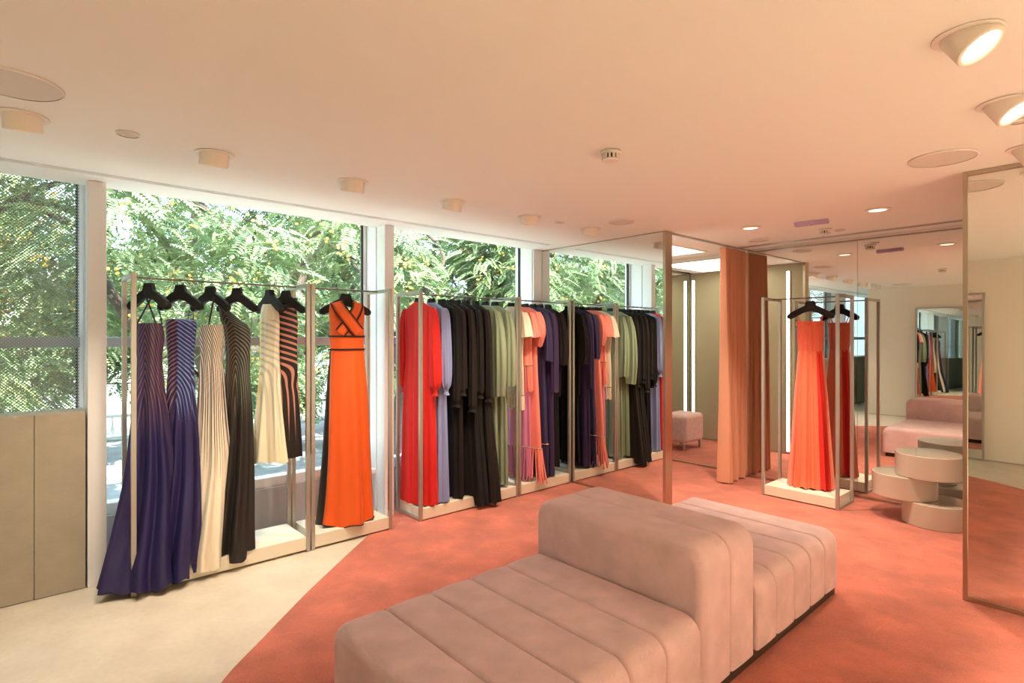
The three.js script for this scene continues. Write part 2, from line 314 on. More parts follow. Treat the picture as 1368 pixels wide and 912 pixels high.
// ---------------------------------------------------------------- leaning mirror on the white wall (seen in the mirrors)
{
  const g = thing('leaning_mirror', 'tall framed mirror leaning on the cream wall', 'mirror', [-0.74, 0.004, -2.1]);
  const tilt = new THREE.Group();
  const w = 0.80, h = 2.17, parts = [['frame', [rb(0, 0.03, 0, h, -w, -w + 0.025, 0.003), rb(0, 0.03, 0, h, w - 0.025, w, 0.003), rb(0, 0.03, 0, 0.025, -w + 0.025, w - 0.025, 0.003), rb(0, 0.03, h - 0.025, h, -w + 0.025, w - 0.025, 0.003)], M.nickel], ['mirror_pane', [bx(0.008, 0.02, 0.025, h - 0.025, -w + 0.025, w - 0.025)], M.mirror]];
  for (const [n, ge, m] of parts) part(n, merge(ge).rotateZ(0.012), m, g); void tilt;
}
// ---------------------------------------------------------------- racks
function rack(label, x0, x1, z0, z1, alongX, group) {
  // group at the centre of the base; frames stand at both ends, rod between them
  const cx = (x0 + x1) / 2, cz = (z0 + z1) / 2, L = alongX ? x1 - x0 : z1 - z0, Dp = alongX ? z1 - z0 : x1 - x0;
  const r = thing('garment_rack', label, 'clothes rack', [cx, 0, cz], alongX ? 0 : -Math.PI / 2, group);
  const a = L / 2, d = Dp / 2, T = 0.028;
  part('plinth', bx(-a + 0.03, a - 0.03, 0.004, 0.018, -d + 0.04, d - 0.04), M.platform, r);
  part('platform', rb(-a + T, a - T, 0.016, 0.112, -d + 0.004, d - 0.004, 0.003), M.platform, r);
  for (const s of [-1, 1]) {
    const xo = s < 0 ? -a : a - T;
    const f = part('end_frame', [rb(xo, xo + T, 0.002, 2.0, -d, -d + T, 0.002), rb(xo, xo + T, 0.002, 2.0, d - T, d, 0.002), rb(xo, xo + T, 1.972, 2.0, -d + T, d - T, 0.002), rb(xo, xo + T, 0.004, 0.03, -d + T, d - T, 0.002)], M.nickel, r);
    void f;
  }
  part('rod', rodOf([-a + T / 2, 1.985, 0], [a - T / 2, 1.985, 0], 0.0065), M.rod, r);
  return r;
}
const RZ0 = -4.525, RZ1 = -4.112, RZ = (RZ0 + RZ1) / 2;
const rackGroup = 'steel racks in front of the windows';
rack('steel rack with cream plinth holding the striped gowns', 0.54, 1.655, RZ0, RZ1, true, rackGroup);
rack('short steel rack holding the single orange gown', 1.665, 2.345, RZ0, RZ1, true, rackGroup);
rack('steel rack holding the red, pale blue, black and green dresses', 2.615, 3.765, RZ0, RZ1, true, rackGroup);
rack('steel rack holding the tasselled coral and purple dresses against the mirror', 3.775, 4.545, RZ0, RZ1, true, rackGroup);
rack('steel rack holding one coral gown before the mirrored wall', 5.645, 6.065, -2.525, -1.815, false);

// ---------------------------------------------------------------- hangers
const hangerGeo = (() => {
  const P = [[-0.032, 0.088], [0.032, 0.088], [0.046, 0.046], [0.090, 0.024], [0.145, -0.006], [0.190, -0.034], [0.203, -0.050], [0.198, -0.068], [0.178, -0.074], [0.125, -0.050], [0.060, -0.012], [0.0, 0.002]];
  const pts = [...P, ...P.slice(2, -1).reverse().map(([x, y]) => [-x, y])];
  const s = new THREE.Shape(pts.map(([x, y]) => new THREE.Vector2(x, y)));
  const g = new THREE.ExtrudeGeometry(s, { depth: 0.020, bevelEnabled: true, bevelSize: 0.007, bevelThickness: 0.010, bevelSegments: 3, curveSegments: 6 });
  g.translate(0, 0, -0.010); return g;
})();
const hookGeo = tubeOf([[0, 0.085, 0], [0, 0.108, 0], [0.006, 0.116, 0], [0.014, 0.124, 0], [0.011, 0.136, 0], [0, 0.1385, 0], [-0.011, 0.136, 0], [-0.014, 0.126, 0]], 0.0022, 26, 6);
const HY = 1.859;
function hanger(x, z, yaw, label, group, scale = 1) {
  const h = thing('clothes_hanger', label, 'hanger', [x, HY, z], yaw, group);
  const b = part('hanger_body', hangerGeo, M.hanger, h); if (scale !== 1) b.scale.x = scale;
  part('hook', hookGeo, M.hook, h); return h;
}
// ---------------------------------------------------------------- garments
function interp(levels, t) {       // Catmull-Rom through the levels
  const n = levels.length - 1, k = Math.min(n - 1, Math.floor(t * n)), f = t * n - k, g = (i) => levels[Math.max(0, Math.min(n, i))], [a, b, c, d] = [g(k - 1), g(k), g(k + 1), g(k + 2)];
  return b.map((_, i) => { const p0 = a[i], p1 = b[i], p2 = c[i], p3 = d[i]; return 0.5 * (2 * p1 + (p2 - p0) * f + (2 * p0 - 5 * p1 + 4 * p2 - p3) * f * f + (3 * p1 - p0 - 3 * p2 + p3) * f * f * f); });
}
// level: [y, half width, half depth, fold depth, centre x, centre z]
function cloth(levels, { nf = 9, nU = 96, nV = 46, seed = 1, sharp = 0, fit = null } = {}) {
  levels = levels.map((l) => [l[0], l[1], l[2], l[3] ?? 0, l[4] ?? 0, l[5] ?? 0]);
  const pos = [], uv = [], idx = [], yT = levels[0][0], yB = levels[levels.length - 1][0];
  const r = (k) => { const x = Math.sin(seed * 127.1 + k * 311.7) * 43758.5453; return (x - Math.floor(x)) * 6.283; };
  const f2 = Math.round(nf * 1.62), f3 = Math.max(2, Math.round(nf * 0.45));
  for (let j = 0; j <= nV; j++) {
    const t = j / nV, [y, w, d, f, cx, cz] = interp(levels, t);
    for (let i = 0; i <= nU; i++) {
      const u = (i % nU) / nU, th = u * Math.PI * 2, c = Math.cos(th), s = Math.sin(th);
      let q = 0.55 * Math.cos(nf * th + r(1) + 0.9 * Math.sin(2.2 * t + r(5))) + 0.3 * Math.cos(f2 * th + r(2) + 0.7 * t) + 0.35 * Math.cos(f3 * th + r(3) + 1.3 * t);
      if (sharp) q = Math.sign(q) * Math.pow(Math.abs(q), 1 - sharp * 0.5);
      const nx = c * d, nz = s * w, nl = Math.hypot(nx, nz) || 1, o = Math.max(-0.75 * Math.min(w, d), f * q);
      let X = cx + w * c + nx / nl * o, Y = y, Z = cz + d * s + nz / nl * o;
      if (j === nV) Y += 0.006 * Math.sin(3 * th + r(7)) + 0.3 * f * Math.cos(nf * th + r(1));
      if (fit) [X, Y, Z] = fit(X, Y, Z, t);
      pos.push(X, Y, Z); uv.push(i / nU, (y - yB) / (yT - yB));
    }
  }
  const K = nU + 1;
  for (let j = 0; j < nV; j++) for (let i = 0; i < nU; i++) { const a = j * K + i, b = a + K; idx.push(a, a + 1, b, a + 1, b + 1, b); }
  const g = new THREE.BufferGeometry(); g.setAttribute('position', new THREE.Float32BufferAttribute(pos, 3)); g.setAttribute('uv', new THREE.Float32BufferAttribute(uv, 2)); g.setIndex(idx); g.computeVertexNormals();
  const n = g.attributes.normal;
  for (let j = 0; j <= nV; j++) { const a = j * K, b = a + nU, v = V(n.getX(a) + n.getX(b), n.getY(a) + n.getY(b), n.getZ(a) + n.getZ(b)).normalize(); n.setXYZ(a, v.x, v.y, v.z); n.setXYZ(b, v.x, v.y, v.z); }
  return g;
}
// skirts that fall over the front edge of a plinth: what stands over the plinth rests on it
const drape = (gx, gz, yaw, x0, x1, zf, top = 0.116) => (X, Y, Z) => {
  const c = Math.cos(yaw), s = Math.sin(yaw), wx = gx + X * c + Z * s, wz = gz - X * s + Z * c;
  if (wx > x0 - 0.012 && wx < x1 + 0.012 && wz < zf + 0.008 && Y < top) return [X, top + 0.004 * Math.sin(wx * 60), Z];
  return [X, Y, Z];
};
const fabric = (color, more = {}) => phys(color, 0.72, { sheen: 0.1, sheenColor: new THREE.Color(0.6, 0.6, 0.6), sheenRoughness: 0.5, ...more });
const strapTube = (a, b, r = 0.004, mid = null) => tubeOf(mid ? [a, mid, b] : [a, [(a[0] + b[0]) / 2, (a[1] + b[1]) / 2, (a[2] + b[2]) / 2], b], r, 10, 6);

// print: stripes across the bodice that turn down the skirt and taper out
function stripeTex(base, lines, o) {
  return dataTex(384, 768, (u, v) => {
    let du = Math.abs(((u - o.centre + 1.5) % 1) - 0.5);                    // distance round the body from the centre line
    if (o.wave) du += o.wave * Math.sin(u * 12.566) * 0.5;
    const k = v - o.turn, up = 0.5 * (k + Math.sqrt(k * k + 0.004));
    const ph = o.n * up + o.m * (1 - (o.flat ?? 0) * sstep(o.turn - 0.05, o.turn + 0.12, v)) * du + (o.skew ?? 0) * u;
    const f = Math.abs((ph - Math.floor(ph)) - 0.5) * 2, duty = o.duty * sstep(o.end, o.end + o.fade, v) * (o.top && v > o.top ? 0 : 1);
    const on = 1 - sstep(duty - 0.07, duty + 0.07, f);
    const line = Array.isArray(lines[0]) ? (u > o.centre && u < o.centre + 0.5 ? lines[1] : lines[0]) : lines;
    const b = Array.isArray(base[0]) ? (u > o.centre && u < o.centre + 0.5 ? base[1] : base[0]) : base;
    return mixc(b, line, duty > 0.02 ? on : 0);
  });
}
const rgb = (r, g, b) => [r / 255, g / 255, b / 255];
// ---- rack 1: six printed gowns
{
  const G = 'striped gowns on the first rack', HG = 'black hangers of the striped gowns';
  const gown = (name, label, hl, x, yaw, levels, tex, o = {}) => {
    const zf = RZ + (o.dz ?? 0);
    hanger(x, RZ, yaw - 0.15 + (o.hy ?? 0), hl, HG, 0.74);
    const g = thing(name, label, 'dress', [x, 0, zf], yaw, G);
    const m = fabric('#ffffff', { map: tex, roughness: o.rough ?? 0.55 });
    part('gown_body', cloth(levels.map(([y, w, d, f, cx, cz]) => [y, w * 0.88, d * 0.92, f * 1.35, cx, cz]), { nf: o.nf ?? 8, seed: o.seed ?? 1, nU: 120, nV: 64, fit: drape(x, zf, yaw, 0.54, 1.655, RZ1) }), m, g);
    for (const s of o.straps ?? []) part('strap', strapTube(...s), o.strapMat ?? m, g);
    if (o.extra) o.extra(g, m);
    return g;
  };
  const hem = (y, w, d, f, cx = 0, cz = 0) => [y, w, d, f, cx, cz];
  const navy = rgb(33, 26, 80), navyMat = fabric('#231c4a');
  gown('evening_gown', 'navy gown with bronze curved stripes and crossed halter straps beside the end post', 'black hanger carrying the bronze-striped navy halter gown', 0.665, -0.75,
    [[1.69, 0.085, 0.045, 0.003], [1.60, 0.10, 0.055, 0.004], [1.45, 0.085, 0.05, 0.004], [1.28, 0.10, 0.06, 0.006], [1.0, 0.13, 0.085, 0.014], [0.7, 0.165, 0.115, 0.022], [0.4, 0.20, 0.15, 0.03, 0, 0.04], [0.18, 0.225, 0.19, 0.034, 0, 0.075], [0.045, 0.25, 0.21, 0.036, 0, 0.09]],
    stripeTex(navy, [rgb(120, 82, 60), rgb(108, 78, 92)], { centre: 0.25, turn: 0.72, n: 34, m: 30, duty: 0.36, end: 0.50, fade: 0.26 }),
    { seed: 3, dz: 0.02, straps: [[[-0.06, 1.69, 0.03], [0.035, 1.90, 0.0], 0.005], [[0.06, 1.69, 0.03], [-0.035, 1.90, 0.0], 0.005], [[0.07, 1.68, -0.02], [0.03, 1.9, -0.01], 0.004]], strapMat: navyMat });
  gown('evening_gown', 'navy gown with pale blue feathered stripes and a strapless curved top', 'black hanger carrying the blue-striped strapless navy gown', 0.846, -0.62,
    [[1.72, 0.05, 0.045, 0.002, -0.03], [1.70, 0.105, 0.058, 0.004], [1.58, 0.10, 0.058, 0.004], [1.42, 0.09, 0.054, 0.004], [1.25, 0.10, 0.062, 0.006], [1.0, 0.115, 0.08, 0.014], [0.7, 0.13, 0.10, 0.022], [0.4, 0.155, 0.135, 0.03, 0, 0.05], [0.18, 0.17, 0.17, 0.034, 0, 0.085], [0.05, 0.18, 0.185, 0.036, 0, 0.10]],
    stripeTex(navy, [rgb(112, 138, 200), rgb(150, 110, 100)], { centre: 0.25, turn: 0.70, n: 62, m: 26, duty: 0.36, end: 0.56, fade: 0.16, wave: 0.05, flat: 0.5 }),
    { seed: 7, dz: 0.02, straps: [[[0.05, 1.70, 0.02], [0.06, 1.865, 0.0], 0.002], [[0.07, 1.70, -0.02], [0.075, 1.86, 0.0], 0.002]], strapMat: navyMat });
  gown('evening_gown', 'ivory gown with rust and grey stripes flowing down from one halter cord', 'black hanger carrying the rust-striped ivory gown', 1.03, -0.80,
    [[1.685, 0.085, 0.045, 0.003], [1.60, 0.092, 0.05, 0.005], [1.48, 0.08, 0.045, 0.005], [1.30, 0.085, 0.055, 0.008], [1.0, 0.10, 0.075, 0.014], [0.7, 0.12, 0.10, 0.020], [0.4, 0.145, 0.13, 0.026, 0, 0.05], [0.18, 0.155, 0.16, 0.03, 0, 0.08], [0.06, 0.165, 0.17, 0.03, 0, 0.09]],
    stripeTex(rgb(232, 222, 200), [rgb(90, 82, 92), rgb(176, 88, 30)], { centre: 0.42, turn: 0.86, n: 46, m: 34, duty: 0.5, end: 0.30, fade: 0.45 }),
    { seed: 11, dz: 0.03, straps: [[[0.0, 1.68, 0.035], [0.03, 1.88, 0.02], 0.0055]], strapMat: fabric('#3a2a22') });
  gown('evening_gown', 'black one-shoulder gown with fine olive and grey stripes', 'black hanger carrying the olive-striped black gown', 1.204, -0.72,
    [[1.845, 0.02, 0.016, 0.0, -0.12], [1.80, 0.035, 0.025, 0.0, -0.105], [1.73, 0.075, 0.04, 0.002, -0.06], [1.66, 0.10, 0.05, 0.003, -0.01], [1.52, 0.095, 0.052, 0.004], [1.38, 0.092, 0.052, 0.004], [1.2, 0.10, 0.062, 0.008], [0.9, 0.11, 0.08, 0.014], [0.6, 0.12, 0.10, 0.02, 0, 0.02], [0.3, 0.135, 0.13, 0.024, 0, 0.06], [0.065, 0.15, 0.16, 0.026, 0, 0.09]],
    stripeTex(rgb(22, 19, 17), [rgb(112, 118, 108), rgb(104, 82, 56)], { centre: 0.25, turn: 0.74, n: 70, m: 34, duty: 0.42, end: 0.50, fade: 0.22, flat: 0.6 }),
    { seed: 15, dz: 0.03, nf: 7, straps: [[[0.09, 1.66, 0.0], [0.10, 1.87, 0.0], 0.0018]], strapMat: fabric('#1b1613') });
  gown('cocktail_dress', 'ivory knee-length dress with yellow stripes hanging between the black dresses', 'black hanger carrying the ivory and yellow dress', 1.43, -1.15,
    [[1.845, 0.075, 0.03, 0.001], [1.80, 0.09, 0.04, 0.002], [1.70, 0.10, 0.05, 0.003], [1.5, 0.095, 0.055, 0.004], [1.35, 0.10, 0.06, 0.006], [1.1, 0.12, 0.08, 0.012], [0.85, 0.15, 0.105, 0.016], [0.68, 0.175, 0.12, 0.018]],
    stripeTex(rgb(236, 226, 198), [rgb(196, 196, 180), rgb(238, 196, 46)], { centre: 0.30, turn: 0.52, n: 26, m: 12, duty: 0.40, end: 0.02, fade: 0.5, top: 0.90, flat: 0.7 }),
    { seed: 19, straps: [[[-0.05, 1.84, 0.0], [-0.06, 1.89, 0.0], 0.008], [[0.05, 1.84, 0.0], [0.06, 1.885, 0.0], 0.008]] });
  gown('cocktail_dress', 'black knee-length dress with salmon chevron stripes beside the ivory one', 'black hanger carrying the salmon-striped black dress', 1.55, -0.70,
    [[1.855, 0.03, 0.02, 0, 0.04], [1.82, 0.085, 0.035, 0.001], [1.74, 0.10, 0.045, 0.002], [1.62, 0.098, 0.055, 0.003], [1.48, 0.095, 0.055, 0.003], [1.3, 0.10, 0.06, 0.004], [1.1, 0.112, 0.075, 0.007], [0.88, 0.125, 0.09, 0.01], [0.69, 0.135, 0.10, 0.012]],
    stripeTex(rgb(24, 16, 16), [rgb(196, 134, 116), rgb(208, 118, 100)], { centre: 0.36, turn: 0.50, n: 27, m: 13, duty: 0.42, end: 0.05, fade: 0.5, top: 0.97, flat: 0.72 }),
    { seed: 23, nf: 5, straps: [[[0.06, 1.82, 0.02], [0.075, 1.895, 0.0], 0.014]], strapMat: fabric('#171112') });
}
// ---- rack 2: orange gown
{
  const x = 2.03, yaw = -0.22;
  hanger(x, RZ, yaw, 'black hanger carrying the orange gown alone on its rack', undefined);
  const g = thing('evening_gown', 'orange gown with black piping and crossed bodice alone on the short rack', 'dress', [x, 0, RZ + 0.03], yaw);
  const o = phys('#e0580f', 0.6, { sheen: 0.3, sheenColor: new THREE.Color(1, 0.6, 0.3) }), k = fabric('#17100e');
  // skirt with black side bands as dye in the cloth
  const tx = dataTex(512, 64, (u) => { const a = Math.min(Math.abs(u), Math.abs(u - 1)), b = Math.abs(u - 0.5); const s = Math.min(a, b); return s < 0.034 ? rgb(24, 16, 14) : rgb(224, 88, 15); });
  const om = phys('#ffffff', 0.55, { map: tx, sheen: 0.3, sheenColor: new THREE.Color(1, 0.6, 0.3) });
  const sk = part('skirt', cloth([[1.50, 0.135, 0.060, 0.002], [1.42, 0.14, 0.066, 0.004], [1.2, 0.155, 0.085, 0.010], [0.9, 0.17, 0.11, 0.018], [0.6, 0.185, 0.135, 0.026], [0.3, 0.205, 0.155, 0.033, -0.005, 0.01], [0.118, 0.225, 0.17, 0.038, -0.01, 0.02]], { nf: 6, seed: 5, nU: 128, nV: 56 }), om, g);
  part('hem_piping', (() => { const P = sk.geometry.attributes.position, K = 129, row = (P.count / K - 1) * K, pts = []; for (let i = 0; i < 128; i += 2) pts.push(V(P.getX(row + i), P.getY(row + i), P.getZ(row + i))); return new THREE.TubeGeometry(new THREE.CatmullRomCurve3(pts, true), 160, 0.005, 6, true); })(), k, g);
  part('waistband', cloth([[1.60, 0.138, 0.062, 0.001], [1.55, 0.134, 0.062, 0.001], [1.50, 0.138, 0.063, 0.001]], { nf: 4, nU: 64, nV: 8, seed: 5 }), o, g);
  const ring = (y, w, d) => new THREE.TubeGeometry(new THREE.CatmullRomCurve3([...Array(24)].map((_, i) => V(w * Math.cos(i / 24 * 6.2832), y, d * Math.sin(i / 24 * 6.2832))), true), 72, 0.007, 6, true);
  part('waist_piping', [ring(1.605, 0.141, 0.066), ring(1.50, 0.141, 0.066)], k, g);
  part('bodice', cloth([[1.735, 0.135, 0.050, 0.001], [1.68, 0.135, 0.062, 0.002], [1.60, 0.137, 0.062, 0.002]], { nf: 4, nU: 64, nV: 10, seed: 6 }), o, g);
  const band = (pts, hw, off) => {                       // wide flat straps crossing over the front
    const c = new THREE.CatmullRomCurve3(pts.map((p) => V(...p))), N = 18, pos = [], idx = [], uv = [], up = V(0, 0, 1);
    for (let i = 0; i <= N; i++) { const p = c.getPoint(i / N), t = c.getTangent(i / N), s = V().crossVectors(t, up).normalize(); for (const [e, dz] of [[-1, 0], [-0.4, 0.006], [0.4, 0.006], [1, 0], [0.4, -0.006], [-0.4, -0.006]]) { pos.push(p.x + s.x * e * hw, p.y + s.y * e * hw, p.z + dz + off); uv.push(e, i / N); } }
    for (let i = 0; i < N; i++) for (let k2 = 0; k2 < 6; k2++) { const a = i * 6 + k2, b = i * 6 + (k2 + 1) % 6; idx.push(a, a + 6, b, b, a + 6, b + 6); }
    const ge = new THREE.BufferGeometry(); ge.setAttribute('position', new THREE.Float32BufferAttribute(pos, 3)); ge.setAttribute('uv', new THREE.Float32BufferAttribute(uv, 2)); ge.setIndex(idx); ge.computeVertexNormals();
    const edge = (e) => new THREE.TubeGeometry(new THREE.CatmullRomCurve3([...Array(N + 1)].map((_, i) => { const p = c.getPoint(i / N), t = c.getTangent(i / N), s = V().crossVectors(t, up).normalize(); return V(p.x + s.x * e * hw, p.y + s.y * e * hw, p.z + off + 0.002); })), 24, 0.0055, 6);
    return [ge, [edge(-1), edge(1)]];
  };
  const A = band([[0.085, 1.885, 0.0], [0.07, 1.83, 0.045], [0.0, 1.72, 0.068], [-0.07, 1.63, 0.064]], 0.042, 0);
  const B = band([[-0.085, 1.885, 0.0], [-0.068, 1.83, 0.050], [0.0, 1.73, 0.078], [0.075, 1.635, 0.068]], 0.048, 0);
  const sA = part('cross_strap', A[0], o, g); for (const e of A[1]) part('strap_piping', e, k, sA); const sB = part('cross_strap', B[0], o, g); for (const e of B[1]) part('strap_piping', e, k, sB);
  part('side_panel', cloth([[1.87, 0.035, 0.02, 0, -0.10, -0.01], [1.80, 0.035, 0.03, 0, -0.108, 0], [1.72, 0.04, 0.04, 0.001, -0.098, 0.005]], { nf: 3, nU: 32, nV: 10 }), o, g);
  part('side_panel', cloth([[1.87, 0.03, 0.02, 0, 0.105, -0.01], [1.80, 0.028, 0.03, 0, 0.112, 0], [1.72, 0.035, 0.04, 0.001, 0.10, 0.005]], { nf: 3, nU: 32, nV: 10 }), o, g);
}
// ---- racks 3 and 4: garments side by side, shoulder line across the rod
const FX = -Math.PI / 2;
function sleeved(name, label, category, x, yaw, mat, o) {
  hanger(x, RZ, yaw, o.hangerLabel, o.hangerGroup, 0.93);
  const g = thing(name, label, category, [x, 0, RZ], yaw, o.group);
  const d = o.d ?? 0.05, L = [[1.915, 0.05, 0.03, 0], [1.905, 0.075, 0.034, 0.001], [1.878, 0.14, 0.04, 0.002], [1.845, 0.188, 0.044, 0.002], [1.78, 0.195, d, 0.004], [1.62, 0.185, d * 1.05, 0.006]];
  const body = [...L, ...o.body];
  part('dress_body', cloth(body, { nf: o.nf ?? 8, seed: o.seed, nU: 112, nV: 60, fit: o.fit }), mat, g);
  if (o.sleeve) for (const s of [1, -1]) {
    const q = o.sleeve, sl = part('sleeve', cloth(q.map((l) => [l[0], l[1], l[2], l[3] ?? 0.004, s * l[4], l[5] ?? 0]), { nf: 6, seed: o.seed + 3 + s, nU: 48, nV: 30 }), o.sleeveMat ?? mat, g);
    const e = q[q.length - 1];
    if (o.cuff !== false) part('cuff', cloth([[e[0] + 0.004, e[1] * 0.8, e[2] * 0.8, 0.003, s * e[4], e[5] ?? 0], [e[0] - 0.03, e[1] * 0.72, e[2] * 0.72, 0.003, s * e[4], e[5] ?? 0], [e[0] - 0.055, e[1] * 1.05, e[2] * 1.05, 0.006, s * e[4], e[5] ?? 0]], { nf: 9, nU: 40, nV: 8 }), mat, sl);
  }
  if (o.extra) o.extra(g, mat);
  return g;
}
function fringe(g, mat, y, len, w, d, n, seed, cx = 0, cz = 0, flare = 0) {
  const list = [];
  for (let i = 0; i < n; i++) {
    const a = (i + 0.4 * Math.sin(i * 7.3 + seed)) / n * 6.2832, x = cx + w * Math.cos(a), z = cz + d * Math.sin(a), l = len * (0.93 + 0.1 * Math.sin(i * 3.7 + seed)), ex = x + flare * Math.cos(a) + 0.008 * Math.sin(i * 5.1), ez = z + flare * Math.sin(a) + 0.008 * Math.cos(i * 4.3);
    list.push(tubeOf([[x, y, z], [(x * 2 + ex) / 3, y - l * 0.4, (z * 2 + ez) / 3], [ex, y - l, ez]], 0.0088, 4, 5));
  }
  const f = part('fringe', list, mat, g); f.userData.kind = 'stuff';
  const studs = []; const m = Math.round(n * 1.1);
  for (let i = 0; i < m; i++) { const a = i / m * 6.2832; studs.push(new THREE.SphereGeometry(0.008, 6, 5).translate(cx + (w + 0.004) * Math.cos(a), y + 0.008, cz + (d + 0.004) * Math.sin(a))); }
  const b = part('stud_band', studs, M.stud, f); b.userData.kind = 'stuff';
}
M.stud = std('#d9c7b0', 0.25, { metalness: 0.9 });
{
  const G3 = 'dresses packed on the third rack', G4 = 'dresses packed on the rack beside the mirror', H3 = 'black hangers on the third rack', H4 = 'black hangers on the rack beside the mirror';
  const red = phys('#d31c17', 0.7, { sheen: 0.3, sheenColor: new THREE.Color(1, 0.3, 0.25) }), blue = fabric('#8d9bcb'), dk = std('#140d09', 0.9), dk2 = std('#0b0807', 0.9), green = fabric('#8b9a7e'), cream = fabric('#eadcc4'), coral = phys('#ee8678', 0.7, { sheen: 0.25, sheenColor: new THREE.Color(1, 0.6, 0.5) }), lilac = fabric('#cf7ba0'), navy = fabric('#28234c'), purple = fabric('#33224d');
  const longSleeve = [[1.86, 0.022, 0.03, 0.003, 0.175], [1.81, 0.032, 0.04, 0.005, 0.20], [1.65, 0.036, 0.046, 0.009, 0.212], [1.45, 0.042, 0.05, 0.012, 0.218], [1.28, 0.046, 0.052, 0.014, 0.22], [1.18, 0.04, 0.045, 0.012, 0.22], [1.14, 0.024, 0.026, 0.005, 0.22]];
  const slimSleeve = (y, x = 0.205) => [[1.86, 0.02, 0.028, 0.002, 0.172], [1.80, 0.026, 0.034, 0.004, 0.195], [1.6, 0.03, 0.036, 0.006, x], [1.35, 0.034, 0.038, 0.008, x], [y + 0.06, 0.036, 0.04, 0.008, x], [y, 0.034, 0.038, 0.006, x]];
  const gownBody = (y, w = 0.2, d = 0.08, f = 0.016) => [[1.4, w * 0.86, d * 0.75, f * 0.5], [1.1, w * 0.95, d * 0.9, f * 0.8], [0.75, w, d, f], [0.4, w * 1.03, d * 1.1, f * 1.2], [y, w * 1.06, d * 1.2, f * 1.3]];
  const fitR = (x0, x1) => (x, yaw = FX) => drape(x, RZ, yaw, x0, x1, RZ1);
  const f3 = fitR(2.615, 3.765), f4 = fitR(3.775, 4.545);
  sleeved('maxi_dress', 'red long-sleeved chiffon maxi dress at the end of its rack', 'dress', 2.735, FX + 0.12, red, { group: G3, hangerGroup: H3, hangerLabel: 'black hanger carrying the red chiffon dress', seed: 31, nf: 11, body: gownBody(0.122, 0.195, 0.085, 0.014), sleeve: longSleeve });
  sleeved('maxi_dress', 'pale blue long-sleeved maxi dress with ruched bodice next to the red one', 'dress', 2.868, FX + 0.05, blue, { group: G3, hangerGroup: H3, hangerLabel: 'black hanger carrying the pale blue dress', seed: 37, nf: 12, d: 0.042, body: gownBody(0.124, 0.2, 0.075, 0.014), sleeve: longSleeve, extra: (g, m) => { for (let k = 0; k < 9; k++) part('ruche', new THREE.TubeGeometry(new THREE.CatmullRomCurve3([...Array(16)].map((_, i) => V(0.183 * Math.cos(i / 16 * 6.2832), 1.68 - k * 0.02 + 0.004 * Math.sin(i * 2 + k), 0.055 * Math.sin(i / 16 * 6.2832))), true), 40, 0.008, 6, true), m, g); } });
  const darks = [
    ['mini_dress', 'sheer black knee-length dress next to the pale blue one', dk2, 2.985, [[1.4, 0.17, 0.045, 0.008], [1.2, 0.185, 0.05, 0.01], [0.95, 0.195, 0.055, 0.012]], slimSleeve(1.02)],
    ['evening_gown', 'dark brown sleeved gown second among the dark dresses', dk, 3.08, gownBody(0.12, 0.19, 0.055, 0.014), slimSleeve(1.12)],
    ['tunic_dress', 'dark brown tunic with wide satin cuffs among the dark dresses', dk, 3.16, [[1.4, 0.19, 0.05, 0.01], [1.25, 0.20, 0.055, 0.012], [1.05, 0.205, 0.06, 0.014]], slimSleeve(0.96, 0.215)],
    ['evening_gown', 'black floor-length gown whose hem falls over the plinth edge', dk2, 3.265, [[1.4, 0.18, 0.055, 0.01], [1.1, 0.20, 0.065, 0.016], [0.75, 0.225, 0.08, 0.022], [0.4, 0.255, 0.095, 0.026, 0.02], [0.05, 0.285, 0.105, 0.03, 0.035]], slimSleeve(1.08, 0.21)],
    ['evening_gown', 'dark brown floor-length gown with beaded cuffs beside the green dress', dk, 3.385, [[1.4, 0.185, 0.055, 0.01], [1.1, 0.21, 0.07, 0.016], [0.75, 0.24, 0.085, 0.022], [0.4, 0.27, 0.10, 0.026, 0.02], [0.045, 0.30, 0.11, 0.03, 0.035]], slimSleeve(1.04, 0.218)],
  ];
  darks.forEach(([n, l, m, x, body, sl], i) => { const yaw = FX + [0.06, -0.05, 0.08, 0.02, -0.06][i]; sleeved(n, l, 'dress', x, yaw, m, { group: G3, hangerGroup: H3, hangerLabel: ['black hanger carrying the sheer black dress', 'black hanger carrying the second dark dress', 'black hanger carrying the cuffed brown tunic', 'black hanger carrying the trailing black gown', 'black hanger carrying the beaded brown gown'][i], seed: 41 + i * 4, nf: 9, d: 0.042, body, sleeve: sl, fit: f3(x, yaw) }); });
  sleeved('kaftan_dress', 'sage green kaftan dress with wide sleeves beside the dark gowns', 'dress', 3.505, FX, green, { group: G3, hangerGroup: H3, hangerLabel: 'black hanger carrying the sage kaftan', seed: 71, nf: 10, body: gownBody(0.14, 0.17, 0.05, 0.014), cuff: false, sleeve: [[1.85, 0.03, 0.035, 0.003, 0.18], [1.7, 0.05, 0.045, 0.008, 0.21], [1.5, 0.07, 0.055, 0.014, 0.215], [1.25, 0.08, 0.055, 0.016, 0.212], [1.03, 0.07, 0.05, 0.014, 0.205]] });
  sleeved('kaftan_dress', 'pale green kaftan dress at the mirror end of the packed rack', 'dress', 3.63, FX + 0.05, green, { group: G3, hangerGroup: H3, hangerLabel: 'black hanger carrying the second green kaftan', seed: 75, nf: 10, body: gownBody(0.14, 0.17, 0.05, 0.014), cuff: false, sleeve: [[1.85, 0.03, 0.035, 0.003, 0.18], [1.7, 0.05, 0.045, 0.008, 0.21], [1.5, 0.06, 0.05, 0.012, 0.215], [1.3, 0.065, 0.05, 0.014, 0.212], [1.12, 0.06, 0.05, 0.014, 0.21]] });
